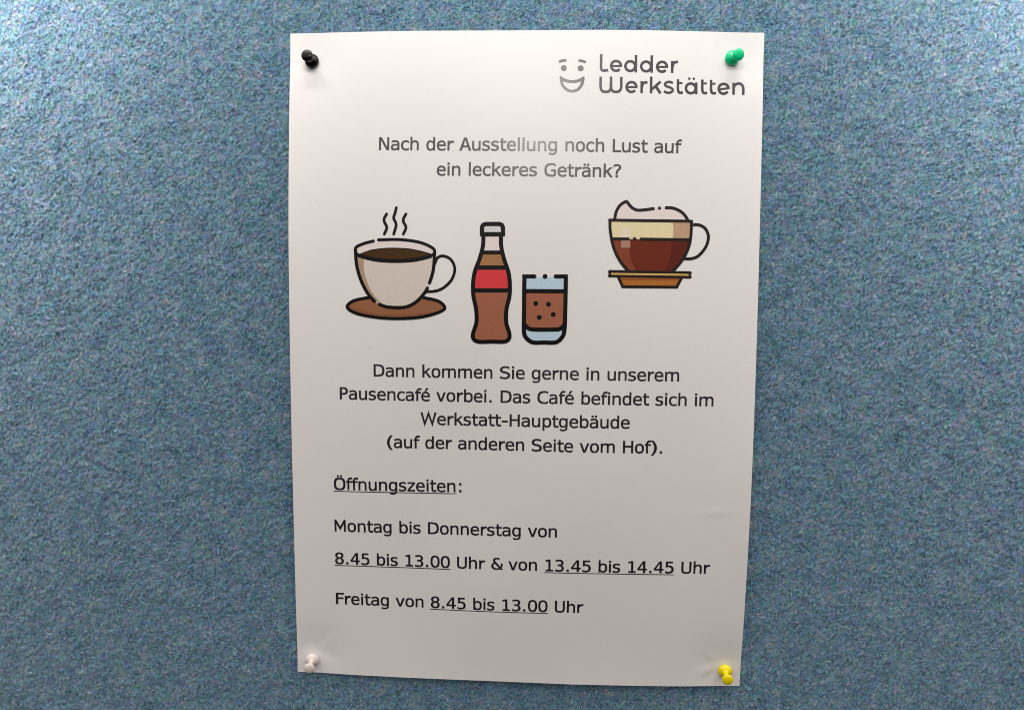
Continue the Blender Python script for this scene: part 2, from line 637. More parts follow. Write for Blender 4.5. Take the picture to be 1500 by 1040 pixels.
# ------------------------------------------------------------------ lettering
GLYPHS = {
 'a': [[342,274,312,274,243,267,194,247,164,212,154,165,162,121,184,88,219,68,266,61,332,74,383,112,415,173,426,254,426,274],[516,311,516,0,426,0,426,81,393,39,353,9,305,-8,247,-14,172,-2,114,33,77,88,65,159,80,239,126,297,173,323,233,339,305,344,426,344,426,358,417,415,392,453,350,475,288,483,242,479,196,469,150,453,105,431,105,521,153,537,200,549,245,556,288,559,351,554,404,539,447,514,482,479,497,451,508,419,514,374]],
 'b': [[447,272,439,364,414,429,373,469,316,483,259,469,217,429,192,363,184,272,192,181,217,115,259,75,316,62,373,75,414,115,439,181],[184,476,209,511,243,537,283,553,330,559,391,550,443,525,485,483,516,426,535,356,541,274,535,191,516,120,485,63,442,20,390,-6,329,-14,283,-9,243,7,210,33,184,69,184,0,94,0,94,758,184,758]],
 'c': [[517,28,480,9,442,-4,404,-12,364,-14,286,-6,220,20,166,62,127,119,103,189,95,272,103,355,127,425,166,483,220,525,286,550,364,559,403,556,441,548,479,535,517,517,517,423,481,450,445,468,407,479,364,483,290,469,235,428,201,362,189,272,201,183,235,117,290,76,364,62,409,65,448,76,484,95,517,121]],
 'd': [[418,476,418,758,507,758,507,0,418,0,418,69,392,33,358,7,318,-9,272,-14,211,-6,159,20,117,63,85,120,66,191,60,274,66,356,85,426,117,483,159,525,211,550,272,559,318,553,359,537,392,511],[154,272,163,181,187,115,228,75,285,62,342,75,384,115,409,181,418,272,409,363,384,429,342,469,285,483,228,469,187,429,163,364]],
 'e': [[541,295,541,251,153,251,153,248,165,169,200,111,256,74,331,62,375,65,421,75,469,93,521,117,521,28,470,9,422,-4,375,-12,330,-14,252,-6,185,20,131,62,92,119,68,189,60,272,68,353,91,423,130,481,182,524,244,550,317,559,382,551,436,527,481,488,515,435,535,371],[452,321,442,391,415,441,372,472,313,483,254,472,206,440,173,389,157,321]],
 'g': [[418,277,410,366,385,430,345,469,289,483,231,469,189,430,163,366,154,277,163,188,189,123,232,84,290,71,345,84,385,124,410,189],[507,35,501,-40,482,-102,449,-151,405,-186,348,-207,279,-214,241,-213,202,-207,161,-199,121,-187,121,-99,166,-118,207,-132,245,-140,279,-143,342,-133,385,-103,410,-52,418,22,418,26,418,87,392,47,359,19,318,2,269,-4,210,5,159,30,117,73,85,129,66,197,60,277,66,357,85,425,117,482,159,525,210,550,269,559,318,553,358,538,391,511,418,473,418,543,507,543]],
 'h': [[512,338,512,0,422,0,422,338,415,402,396,446,363,472,315,481,259,469,218,436,193,382,185,308,185,0,95,0,95,758,185,758,185,464,213,505,249,534,294,552,346,559,419,545,471,504,493,461,507,406]],
 'k': [[115,758,207,758,207,319,443,545,552,545,337,340,585,0,476,0,274,281,207,219,207,0,115,0]],
 'n': [[512,338,512,0,422,0,422,338,415,402,396,446,363,472,315,481,259,469,218,436,193,382,185,308,185,0,95,0,95,545,185,545,185,464,213,505,249,534,294,552,346,559,419,545,471,504,493,461,507,406]],
 'o': [[300,483,240,469,197,429,170,364,162,272,170,181,197,115,240,75,300,62,360,75,404,115,430,181,439,272,430,364,404,429,360,469],[300,559,370,550,428,526,474,485,507,429,527,358,534,272,527,186,507,115,474,59,428,18,370,-6,300,-14,230,-6,172,18,127,59,93,115,73,186,67,272,73,358,93,429,127,485,172,526,230,550]],
 'p': [[183,69,183,-207,93,-207,93,545,183,545,183,476,209,511,242,537,282,553,328,559,389,550,441,525,483,482,515,425,533,354,540,270,533,188,514,118,483,62,441,20,389,-6,328,-14,282,-9,241,7,208,33],[446,272,437,364,413,429,372,469,315,483,258,469,216,429,191,363,183,272,191,181,216,115,258,75,315,62,372,75,413,115,437,181]],
 's': [[474,526,474,439,435,458,396,472,357,481,317,484,264,479,226,464,204,439,196,404,202,372,219,349,258,331,330,314,366,307,425,288,467,257,493,213,502,158,487,86,444,31,375,-3,284,-14,243,-12,200,-6,154,5,104,20,104,112,153,90,200,74,244,64,286,61,339,67,378,85,403,114,411,152,381,205,292,239,288,240,254,246,187,267,141,297,115,340,106,395,119,464,159,516,223,548,310,559,353,557,394,550,434,540]],
 'u': [[95,206,95,544,185,544,185,206,191,143,211,98,244,72,291,64,347,75,388,108,413,163,422,236,422,544,512,544,512,0,422,0,422,82,394,40,357,10,312,-8,261,-14,187,0,136,41,113,83,99,139]],
 'v': [[49,545,142,545,300,88,459,545,552,545,358,0,242,0]],
 'z': [[111,546,506,546,506,465,193,73,506,73,506,0,99,0,99,83,412,475,111,475]],
 '1': [[131,83,284,83,284,638,120,601,120,691,283,727,382,727,382,83,533,83,533,0,131,0]],
 '3': [[378,389,441,363,487,322,516,267,525,201,518,139,495,86,458,43,407,11,345,-8,271,-14,221,-12,169,-5,117,6,67,22,67,120,116,97,165,81,213,72,261,69,332,78,385,105,417,150,428,210,417,267,385,311,334,339,267,348,192,348,192,429,267,429,328,436,373,459,401,494,411,541,402,591,376,627,333,650,275,657,231,655,186,648,138,635,89,618,89,709,144,723,194,732,237,738,275,740,341,734,398,716,445,687,492,625,508,545,500,490,475,446,434,411]],
 '4': [[358,637,129,253,358,253],[342,727,456,727,456,253,553,253,553,173,456,173,456,0,358,0,358,173,50,173,50,266]],
 '5': [[101,727,469,727,469,644,190,644,190,466,233,477,275,481,345,473,405,451,454,414,491,364,513,304,521,233,513,162,490,102,451,52,399,15,336,-7,261,-14,206,-12,156,-6,110,3,70,17,70,117,115,96,160,81,205,72,252,69,324,79,378,112,411,163,422,233,410,303,376,354,322,387,249,398,210,396,172,389,136,378,101,362]],
 '8': [[300,345,242,336,198,308,172,264,163,205,172,145,199,100,242,72,300,63,359,72,402,100,429,144,438,205,429,264,401,308,358,336],[214,386,158,409,116,446,90,494,81,552,96,629,140,689,184,718,237,734,300,740,363,734,417,718,461,689,505,629,520,552,511,494,484,446,442,409,386,386,451,362,498,321,527,266,537,195,521,108,474,41,427,11,369,-8,300,-14,231,-8,173,10,126,41,79,107,64,194,73,265,103,321,150,362],[179,542,186,491,210,453,248,430,300,423,352,430,391,453,414,491,422,542,414,595,391,633,353,656,300,664,248,656,210,633,186,594]],
 '9': [[290,322,346,334,389,368,416,422,425,493,416,564,389,618,346,652,290,663,233,652,192,620,167,567,159,493,167,419,192,365,233,333],[115,15,115,106,147,90,180,78,215,71,252,69,334,86,394,139,420,193,436,262,442,346,414,303,377,271,333,252,282,245,218,253,163,274,120,310,87,359,68,421,62,494,68,566,88,627,121,676,166,711,222,733,288,740,365,730,427,700,474,649,507,577,526,481,533,363,525,250,501,157,462,83,408,29,339,-3,256,-14,220,-12,185,-7,149,3]],
 '&': [[266,442,469,169,485,196,497,230,504,270,506,317,505,367,504,370,584,370,584,351,580,277,566,214,544,158,512,112,595,0,491,0,453,53,411,23,367,2,320,-10,270,-14,204,-7,146,15,96,51,58,99,35,154,28,216,36,280,61,340,103,395,163,446,141,480,127,514,118,548,115,582,127,648,163,698,221,730,296,740,328,739,360,734,392,727,426,717,426,628,396,645,366,656,335,663,302,665,260,660,228,643,207,617,201,583,204,554,215,523,235,487],[203,391,163,354,136,316,119,275,113,231,126,164,162,109,218,73,286,61,307,62,329,67,351,74,373,84,395,97,411,109]],
 '(': [[431,757,391,683,359,609,334,535,317,462,306,388,302,313,306,239,317,165,334,91,359,17,391,-57,431,-131,353,-131,308,-55,272,20,243,94,223,167,211,240,207,313,211,386,223,459,243,532,272,606,308,681,353,757]],
 ')': [[169,757,247,757,292,681,329,606,357,532,377,459,389,386,393,313,389,240,377,167,357,93,329,20,292,-55,247,-131,169,-131,209,-56,241,18,266,92,284,166,294,239,298,313,294,387,284,461,266,535,241,608,209,682]],
 '?': [[333,195,241,195,241,270,244,314,255,351,277,386,311,425,355,468,380,495,397,518,405,540,408,563,400,603,376,634,339,654,291,660,252,656,210,643,165,623,119,594,119,685,165,709,211,727,259,737,308,740,390,728,453,693,493,639,506,568,502,533,490,499,466,464,428,423,385,381,358,352,342,328,335,305,333,278,333,255],[237,124,336,124,336,0,237,0]],
 'A': [[300,640,196,268,404,268],[241,727,360,727,582,0,481,0,427,189,172,189,120,0,18,0]],
 'C': [[522,26,485,8,446,-4,405,-12,362,-14,276,-3,203,30,145,85,102,160,76,252,68,363,76,473,102,565,145,641,204,696,276,729,362,740,405,738,446,730,485,718,522,700,522,599,485,626,445,645,404,656,362,660,278,642,218,586,192,529,176,454,170,363,176,272,192,197,218,140,278,84,362,66,404,70,446,81,486,100,522,127]],
 'D': [[212,81,287,88,345,108,386,142,413,194,429,267,435,363,429,459,413,533,386,585,345,619,287,639,212,646,166,646,166,81],[214,727,316,717,397,688,460,638,503,568,530,476,539,363,530,250,503,158,460,88,397,39,316,10,214,0,67,0,67,727]],
 'F': [[113,727,541,727,541,644,212,644,212,430,511,430,511,347,212,347,212,0,113,0]],
 'G': [[538,60,496,28,449,5,397,-9,342,-14,256,-3,185,30,127,85,84,160,58,252,50,363,58,473,84,565,128,641,186,696,259,729,344,740,389,737,432,727,473,711,513,688,513,587,473,620,432,643,389,656,344,660,260,642,200,586,174,528,158,454,152,363,158,271,173,196,199,139,258,84,342,66,372,68,399,73,422,83,444,97,444,292,338,292,338,373,538,373]],
 'H': [[67,727,166,727,166,429,435,429,435,727,534,727,534,0,435,0,435,346,166,346,166,0,67,0]],
 'L': [[105,727,204,727,204,83,555,83,555,0,105,0]],
 'N': [[68,727,192,727,438,129,438,727,533,727,533,0,408,0,163,598,163,0,68,0]],
 'O': [[441,363,437,459,426,536,408,592,364,643,300,660,236,643,193,592,174,536,163,459,160,363,163,266,174,190,193,134,236,83,300,66,364,83,408,134,426,190,437,266],[543,363,537,247,517,152,483,79,436,27,375,-4,300,-14,225,-4,164,27,117,79,84,152,64,246,57,363,64,479,84,574,117,647,164,699,225,730,300,740,375,730,436,699,483,647,517,574,537,479]],
 'P': [[194,646,194,373,308,373,369,382,415,409,443,452,453,510,443,567,415,610,369,637,308,646],[96,727,308,727,383,721,444,702,493,672,528,629,549,575,556,510,549,444,528,390,493,347,445,317,383,298,308,292,194,292,194,0,96,0]],
 'S': [[493,702,493,602,448,628,403,646,358,657,312,660,250,652,202,628,172,590,162,541,168,498,188,467,226,444,287,425,339,413,427,382,488,338,523,278,535,199,528,135,506,82,470,40,421,10,359,-8,283,-14,232,-11,181,-3,129,11,77,30,77,134,131,104,183,82,233,70,283,66,350,74,399,99,430,139,441,192,434,240,412,276,373,301,313,320,261,332,173,361,113,401,79,455,68,525,75,586,97,638,133,681,182,714,240,734,307,740,350,738,395,731,443,719]],
 'U': [[72,279,72,727,170,727,170,234,173,158,178,139,184,124,203,98,229,80,261,69,300,66,339,69,372,80,397,99,417,124,423,138,427,158,430,233,430,727,528,727,528,279,525,184,514,121,496,78,466,43,432,18,393,0,349,-11,300,-14,251,-11,207,0,168,18,133,43,105,77,86,121,75,184]],
 '0': [[300,740,371,730,430,698,476,645,509,571,529,477,536,363,529,249,509,155,476,81,430,28,371,-4,300,-14,229,-4,170,28,124,81,91,155,71,249,65,363,71,477,91,571,124,645,170,698,229,730],[300,662,240,644,197,588,179,530,167,455,164,363,167,271,179,196,197,138,240,82,300,64,360,82,403,138,422,196,433,271,437,363,433,455,422,530,403,588,360,644]],
}
# target side bearings and width of each letter: left ink edge, right ink edge, advance (1/1000 em)
METRICS = {
    'a': (46, 526, 601), 'b': (81, 580, 623), 'c': (46, 484, 521), 'd': (45, 540, 623), 'e': (46, 552, 596),
    'f': (28, 385, 352), 'g': (45, 540, 623), 'h': (81, 552, 633), 'i': (91, 183, 274), 'k': (81, 592, 592),
    'l': (91, 183, 274), 'm': (81, 894, 973), 'n': (81, 552, 633), 'o': (47, 559, 607), 'p': (81, 580, 623),
    'r': (81, 431, 427), 's': (41, 475, 521), 't': (23, 390, 394), 'u': (77, 548, 633), 'v': (27, 565, 592),
    'z': (43, 482, 525), '0': (47, 588, 636), '1': (115, 545, 636), '3': (67, 567, 636), '4': (34, 590, 636),
    '5': (83, 571, 636), '8': (50, 586, 636), '9': (47, 588, 636), 'A': (7, 677, 684), 'C': (52, 662, 698),
    'D': (83, 720, 771), 'F': (83, 569, 575), 'G': (52, 703, 775), 'H': (83, 668, 751), 'L': (83, 553, 557),
    'M': (83, 759, 843), 'N': (83, 665, 748), 'O': (49, 738, 787), 'P': (83, 569, 603), 'S': (47, 637, 684),
    'U': (77, 655, 732), 'W': (22, 966, 989), '?': (56, 493, 545), '&': (45, 743, 727), '(': (84, 404, 454),
    ')': (50, 370, 454), '-': (56, 399, 454), '.': (121, 233, 364), ':': (171, 283, 454), ' ': (0, 0, 352),
}
BOXY = set('bdhnpuogeceDHNUCGOa09')


def box(x0, y0, x1, y1):
    return [(x0, y0), (x1, y0), (x1, y1), (x0, y1)]


def stretched(ch, x0, x1):
    """a stored outline widened to the wanted ink width without thickening its stems"""
    cs = [[(c[i], c[i + 1]) for i in range(0, len(c), 2)][::-1] for c in GLYPHS[ch]]
    lo = min(p[0] for c in cs for p in c); hi = max(p[0] for c in cs for p in c)
    w, Wt = hi - lo, x1 - x0
    s = 100.0 if (ch in BOXY and Wt > 250) else 0.0
    def m(x):
        x -= lo
        if s == 0:
            return x0 + x * Wt / w
        if x < s:
            return x0 + x
        if x > w - s:
            return x1 - (w - x)
        return x0 + s + (x - s) * (Wt - 2 * s) / (w - 2 * s)
    return [[(m(x), y) for x, y in c] for c in cs]


def letter_shapes(ch):
    if ch in 'äöÖé':
        base = {'ä': 'a', 'ö': 'o', 'Ö': 'O', 'é': 'e'}[ch]
        out = letter_shapes(base)
        x0, x1, _ = METRICS[base]
        c = (x0 + x1) / 2 + (10 if ch == 'ä' else 0)
        if ch == 'é':
            out.append([(c - 45, 610), (c + 30, 610), (c + 165, 775), (c + 45, 775)])
        else:
            y = 795 if ch == 'Ö' else 640
            out += [box(c - 150, y, c - 50, y + 98), box(c + 50, y, c + 150, y + 98)]
        return out
    x0, x1, adv = METRICS[ch]
    if ch == 'i':
        return [box(91, 0, 183, 545), box(85, 638, 189, 738)]
    if ch == 'l':
        return [box(91, 0, 183, 760)]
    if ch == '.':
        return [box(x0, 0, x1, 122)]
    if ch == ':':
        return [box(x0, 0, x1, 122), box(x0, 425, x1, 547)]
    if ch == '-':
        return [box(x0, 246, x1, 332)]
    if ch == 'r':
        return [box(81, 0, 173, 545)] + stroke(spline([(128, 330), (200, 430), (290, 490), (372, 500), (431, 494)], 5), 92, 'butt')
    if ch == 't':
        return [box(23, 468, 385, 545), ] + stroke(spline([(152, 702), (152, 480), (152, 250), (158, 120), (200, 50), (280, 34), (390, 48)], 6), 90, 'butt')
    if ch == 'f':
        return [box(28, 468, 362, 545)] + stroke(spline([(146, 0), (146, 250), (146, 500), (155, 620), (210, 700), (290, 726), (388, 718)], 6), 90, 'butt')
    if ch == 'm':
        return stretched('n', 81, 534) + stretched('n', 441, 894)
    if ch == 'M':
        return [box(83, 0, 172, 727), box(669, 0, 759, 727)] + stroke([(118, 727), (421, 190), (724, 727)], 96, 'butt')[:] \
            + [box(83, 640, 172, 727)]
    if ch == 'W':
        return stroke([(68, 740), (263, 30), (494, 700), (725, 30), (920, 740)], 96, 'butt')
    return stretched(ch, x0, x1)


_cache = {}


def glyph_mesh(ch):
    if ch not in _cache:
        sh = letter_shapes(ch)
        fat = []
        for c in sh:
            fat += stroke(c, 30, closed=True)          # toner spreads a little past the letter's outline
        _cache[ch] = fill(sh + fat)
    return _cache[ch]


def text_line(text, start, end, parent, mat=None, underline=(), name='text_line', label=None):
    """text set between two points of the page, on a straight baseline of the sheet"""
    ax, az, _ = trace(*start)
    bx, bz, _ = trace(*end)
    pen, place = 0.0, []
    for ch in text:
        m = METRICS[{'ä': 'a', 'ö': 'o', 'Ö': 'O', 'é': 'e'}.get(ch, ch)]
        place.append((ch, pen, m))
        pen += m[2]
    x_ink0 = place[0][1] + place[0][2][0]
    x_ink1 = place[-1][1] + place[-1][2][1]
    L = math.hypot(bx - ax, bz - az)
    k = L / (x_ink1 - x_ink0)
    ux, uz = (bx - ax) / L, (bz - az) / L
    vv, ff = [], []

    def put(x, y, lift=0.00007):
        d = (x - x_ink0) * k
        X = ax + ux * d - uz * y * k
        Z = az + uz * d + ux * y * k
        vv.append(on_sheet(X, Z, lift))

    for ch, pen_x, m in place:
        if ch == ' ':
            continue
        v, t = glyph_mesh(ch)
        b0 = len(vv)
        for x, y in v:
            put(pen_x + x, y)
        ff += [(b0 + f[0], b0 + f[1], b0 + f[2]) for f in t]
    o = mesh_obj(name, vv, ff, mat or INK, parent)
    if label:
        o['label'] = label
    print('LINE', text[:12], 'em mm %.3f' % (k * 1e6))
    for (i0, i1) in underline:
        vv.clear()
        xa = place[i0][1]; xb = place[i1 - 1][1] + place[i1 - 1][2][2]
        nseg = 24
        for q in range(nseg + 1):
            x = xa + (xb - xa) * q / nseg
            put(x, -128, 0.00005); put(x, -75, 0.00005)
        mesh_obj('underline', list(vv), [(2 * q, 2 * q + 2, 2 * q + 3, 2 * q + 1) for q in range(nseg)], INK, o)
    return o


text_line('Nach der Ausstellung noch Lust auf', (555.5, 219.9), (998, 224.6), poster, label='top line of the question, greyed by glare')
text_line('ein leckeres Getränk?', (640, 257.2), (909.5, 260.0), poster)
text_line('Dann kommen Sie gerne in unserem', (547.7, 551.1), (994.4, 558.5), poster)
text_line('Pausencafé vorbei. Das Café befindet sich im', (498.1, 584.5), (1044.6, 594.7), poster)
text_line('Werkstatt-Hauptgebäude', (616.5, 621.6), (922, 627.5), poster)
text_line('(auf der anderen Seite vom Hof).', (567.3, 655.4), (969.5, 663.9), poster)
text_line('Öffnungszeiten:', (489.7, 716.8), (675.7, 720.6), poster, underline=[(0, 14)])
text_line('Montag bis Donnerstag von', (490.7, 777.8), (815.4, 786.7), poster)
text_line('8.45 bis 13.00 Uhr & von 13.45 bis 14.45 Uhr', (491.3, 825.3), (1039.6, 839.6), poster, underline=[(0, 14), (25, 40)])
text_line('Freitag von 8.45 bis 13.00 Uhr', (492.7, 884.0), (854.2, 897.0), poster, underline=[(12, 26)])

# ------------------------------------------------------------------ heading with smiling face
heading = holder('logo', poster)
F2 = (870, 70, 11.54)
F3 = (980, 70, 11.54)
F4 = (810, 75, 14.85)
w = 44


def ring(cx, cy, r, wd=w):
    return stroke(arc(cx, cy, r, r, 0, 360, 36)[:-1], wd, closed=True)


def e_shape(cx, cy, r, tilt=0.0, bar=36):
    pts = arc(cx, cy, r, r, -8 + tilt, -318 + tilt, 34)
    t = math.radians(tilt)
    c, s = math.cos(t), math.sin(t)
    bar_l = [(cx - (r - 4) * c, cy + 2 - (r - 4) * s), (cx + (r + 18) * c, cy + 2 + (r + 18) * s)]
    return stroke(pts, w, 'butt') + stroke(arc(cx, cy, r, r, 3 + tilt, -12 + tilt, 4), w, 'butt') + stroke(bar_l, bar, 'butt')


line1 = (stroke(spline([(125, 115), (122, 230), (120, 330), (130, 375), (170, 391), (243, 382)]), w, 'butt')
         + e_shape(375, 311, 83) + ring(614, 315, 82) + stroke([(712, 128), (708, 422)], w, 'butt')
         + ring(882, 321, 82) + stroke([(979, 133), (975, 426)], w, 'butt') + e_shape(1152, 326, 83)
         + stroke([(1326, 228), (1322, 432)], w, 'butt')
         + stroke(spline([(1330, 330), (1345, 275), (1375, 250), (1422, 244)]), w, 'butt'))
line2a = (stroke(spline([(115, 492), (113, 600), (115, 680), (140, 735), (198, 750), (258, 735), (288, 675), (290, 600), (290, 492)]), w, 'butt')
          + stroke(spline([(288, 600), (288, 675), (315, 735), (372, 750), (432, 735), (460, 675), (462, 600), (463, 495)]), w, 'butt')
          + e_shape(635, 668, 83) + stroke([(808, 570), (806, 772)], w, 'butt')
          + stroke(spline([(812, 670), (828, 615), (858, 594), (907, 588)]), w, 'butt')
          + stroke([(969, 492), (966, 775)], w, 'butt') + stroke([(1128, 576), (968, 718)], 44, 'butt')
          + stroke([(1040, 645), (1124, 776)], 48, 'butt')
          + stroke(spline([(1335, 600), (1290, 582), (1240, 586), (1204, 612), (1215, 650), (1275, 672), (1325, 700), (1325, 742),
                           (1275, 765), (1225, 760), (1184, 738)], 6), 41, 'butt'))
line2b = []
for tx, ty in ((152, 537), (563, 543), (712, 547)):
    line2b += stroke(spline([(tx, ty), (tx - 1, ty + 100), (tx, ty + 170), (tx + 12, ty + 215), (tx + 42, ty + 228), (tx + 83, ty + 222)]), w, 'butt')
    line2b += stroke([(tx, ty + 65), (tx + 76, ty + 65)], 32, 'butt')
line2b += ring(368, 691, 82) + stroke([(460, 592), (460, 790)], w, 'butt') + [disc(344, 526, 21), disc(420, 528, 21)]
line2b += e_shape(923, 698, 83, -8) + stroke([(1093, 597), (1091, 798)], w, 'butt')
line2b += stroke(spline([(1094, 690), (1112, 640), (1165, 610), (1222, 622), (1252, 670), (1256, 740), (1254, 802)]), w, 'butt')
printed('lettering', line1, LOGO_INK, heading, 1, F2)
off = (F3[0] - F2[0]) * 11.54
printed('lettering', line2a + [[(x + off, y) for x, y in c] for c in line2b], LOGO_INK, heading, 1, F2)
printed('eyebrow', stroke(spline([(130, 243), (200, 212), (293, 207)]), 54, 'butt'), LOGO_INK, heading, 1, F4)
printed('eyebrow', stroke(spline([(555, 210), (640, 220), (714, 250)]), 54, 'butt'), LOGO_INK, heading, 1, F4)
printed('eye', [disc(236, 375, 63, 28)], LOGO_INK, heading, 1, F4)
printed('eye', [disc(602, 379, 65, 28)], LOGO_INK, heading, 1, F4)
outer = (spline([(148, 535), (280, 612), (416, 636), (550, 616), (684, 545)])[:-1]
         + spline([(684, 545), (684, 640), (645, 765), (550, 868), (416, 903), (285, 865), (190, 770), (150, 640), (148, 535)])[:-1])
inner = (spline([(207, 655), (300, 685), (416, 697), (530, 687), (614, 655)])[:-1]
         + spline([(614, 655), (585, 740), (515, 820), (416, 848), (318, 815), (240, 740), (207, 655)])[:-1])
printed('mouth', [ccw(outer), ccw(inner)[::-1]], LOGO_INK, heading, 1, F4)

# ------------------------------------------------------------------ coffee cup on a saucer
C1 = (490, 280, 4.1667)
cup = holder('cup_picture', poster)
P = lambda nm, sh, m, ly: printed(nm, sh, m, cup, ly, C1)
sauc = spline([(215, 648), (120, 668), (78, 706), (130, 745), (250, 770), (375, 778), (520, 770), (630, 742), (672, 712), (640, 675), (540, 650)])
P('saucer_print', [ccw(sauc)], SAUCER, 0)
P('saucer_shade_print', [ccw(spline([(90, 700), (130, 715), (250, 745), (400, 755), (540, 745), (630, 740), (520, 772), (375, 780), (230, 768), (110, 738), (84, 706)]))], SAUCER_DARK, 1)
P('cup_inside_print', [ccw(arc(370, 360, 236, 66, 0, 360, 40)[:-1])], CUP_INSIDE, 0)
P('coffee_print', [ccw(spline([(150, 388), (220, 362), (300, 351), (370, 349), (450, 353), (530, 368), (590, 386)])[:-1]
                       + spline([(590, 386), (500, 412), (370, 422), (240, 412), (150, 388)])[:-1])], COFFEE, 1)
P('coffee_edge_print', stroke(spline([(150, 388), (220, 362), (300, 351), (370, 349), (450, 353), (530, 368), (590, 386)]), 6), INK_BROWN, 2)
body = (spline([(128, 375), (240, 415), (370, 430), (500, 418), (612, 378)])[:-1]
        + spline([(612, 378), (604, 480), (582, 560), (545, 625), (500, 670), (430, 708), (330, 708), (255, 680), (190, 595), (140, 460), (128, 375)])[:-1])
P('cup_body_print', [ccw(body)], CUP_WHITE, 2)
P('cup_shade_print', [ccw(spline([(132, 395), (180, 410)])[:-1] + spline([(180, 410), (180, 480), (205, 570), (245, 640), (295, 692)])[:-1]
                          + spline([(295, 692), (245, 665), (180, 580), (145, 480), (132, 395)])[:-1])], CUP_TAN, 3)
lw = 20
P('outline_print', stroke(spline([(237, 305), (180, 320), (135, 340), (127, 365), (150, 392), (250, 420), (370, 428), (490, 421), (585, 397),
                                  (611, 372), (595, 345), (520, 313), (400, 296), (268, 298)]), 18)
  + stroke(spline([(150, 394), (250, 419), (370, 427), (490, 420), (585, 398)]), 24)
  + stroke(spline([(128, 360), (135, 450), (160, 540), (200, 620), (243, 672)]), lw)
  + stroke(spline([(275, 692), (330, 708), (430, 708), (495, 678), (543, 630), (567, 592)]), lw)
  + stroke(spline([(580, 560), (603, 480), (611, 370)]), lw)
  + stroke(spline([(612, 445), (628, 408), (665, 396), (712, 420), (734, 475), (715, 540), (665, 590), (615, 610), (560, 614)]), 17)
  + stroke(spline([(218, 648), (120, 668), (77, 706), (130, 745), (250, 770), (375, 778), (520, 770), (630, 742), (673, 712), (635, 672), (545, 650)]), 19), LINE_INK, 4)
for st in ([(318, 140), (303, 168), (305, 190), (319, 222), (304, 262)], [(377, 102), (370, 132), (361, 165), (376, 205), (361, 262)],
           [(436, 140), (421, 168), (422, 190), (436, 222), (420, 262)]):
    P('steam_print', stroke(spline(st), 17), LINE_INK, 4)

# ------------------------------------------------------------------ bottle
bottle = holder('bottle_picture', poster)
P = lambda nm, sh, m, ly: printed(nm, sh, m, bottle, ly, C1)


def half_width(y):
    ys = [187, 275, 330, 400, 520, 620, 740, 790, 870, 905, 930]
    xl = [908, 908, 903, 888, 851, 847, 865, 866, 845, 850, 885]
    xr = [1018, 1018, 1022, 1036, 1069, 1070, 1051, 1049, 1068, 1066, 1030]
    return np.interp(y, ys, xl), np.interp(y, ys, xr)


def band(y0, y1):
    ys = np.linspace(y0, y1, 10)
    return ccw([(half_width(y)[0], y) for y in ys] + [(half_width(y)[1], y) for y in ys[::-1]])


P('neck_print', [band(275, 375)], CUP_INSIDE, 0)
P('upper_cola_print', [band(375, 467)], TAN, 0)
P('label_print', [band(467, 605)], RED, 0)
P('cola_print', [band(605, 918)], COLA, 0)
P('cap_print', [ccw(box(905, 200, 1025, 262))], GREY_CAP, 0)
cap_o = stroke([(922, 201), (1008, 201), (1022, 208), (1028, 222), (1029, 263), (900, 263), (900, 222), (906, 208)], 26, closed=True)
P('outline_print', cap_o + stroke([(902, 268), (1027, 268)], 20, 'round')
  + stroke(spline([(909, 275), (905, 340), (885, 415), (857, 490), (846, 560), (848, 640), (864, 720), (866, 800), (846, 868), (848, 900), (878, 919),
                   (960, 919), (1035, 919), (1064, 902), (1067, 868), (1048, 800), (1050, 720), (1068, 640), (1070, 560), (1060, 490), (1035, 415),
                   (1018, 340), (1016, 275)]), 25)
  + stroke([(893, 375), (1030, 375)], 24, 'butt') + stroke([(868, 467), (1056, 467)], 26, 'butt')
  + stroke([(850, 606), (1070, 606)], 26, 'butt'), LINE_INK, 2)

# ------------------------------------------------------------------ tumbler
glass = holder('glass_picture', poster)
P = lambda nm, sh, m, ly: printed(nm, sh, m, glass, ly, C1)
P('glass_print', [ccw(spline([(1160, 525), (1285, 525), (1408, 525)], 2) + [(1405, 860), (1385, 905), (1350, 920), (1205, 920), (1170, 895), (1158, 850)])], BLUE, 0)
P('drink_print', [ccw([(1160, 612), (1405, 612), (1403, 825), (1370, 845), (1190, 845), (1160, 825)])], COLA, 1)
P('outline_print', stroke(spline([(1160, 521), (1158, 600), (1157, 740), (1156, 850), (1168, 893), (1210, 923), (1280, 924), (1350, 923), (1388, 893),
                                  (1403, 850), (1408, 740), (1411, 600), (1412, 521)]), 26, 'butt')
  + stroke([(1146, 521), (1220, 521)], 25, 'butt') + stroke([(1350, 521), (1424, 521)], 25, 'butt') + [disc(1220, 521, 12.5), disc(1350, 521, 12.5)]
  + stroke([(1158, 610), (1411, 612)], 26, 'butt')
  + stroke(spline([(1162, 815), (1185, 838), (1225, 845), (1335, 845), (1378, 840), (1402, 818)]), 26, 'butt') + [disc(1285, 521, 15)], LINE_INK, 2)
for bx_, by_ in ((1228, 686), (1306, 691), (1250, 771), (1335, 753)):
    P('bubble_print', [disc(bx_, by_, 15)], LINE_INK, 2)

# ------------------------------------------------------------------ glass cup with foam
C2 = (860, 270, 6.12)
latte = holder('glass_cup_picture', poster)
P = lambda nm, sh, m, ly: printed(nm, sh, m, latte, ly, C2)


def side(y):
    return (np.interp(y, [310, 420, 560, 690, 790], [206, 208, 238, 300, 385]),
            np.interp(y, [310, 420, 560, 690, 790], [938, 932, 908, 845, 755]))


def slab(y0, y1, f0=0.0, f1=1.0):
    ys = np.linspace(y0, y1, 12)
    A = [(side(y)[0] + (side(y)[1] - side(y)[0]) * f0, y) for y in ys]
    B = [(side(y)[0] + (side(y)[1] - side(y)[0]) * f1, y) for y in ys[::-1]]
    return ccw(A + B)


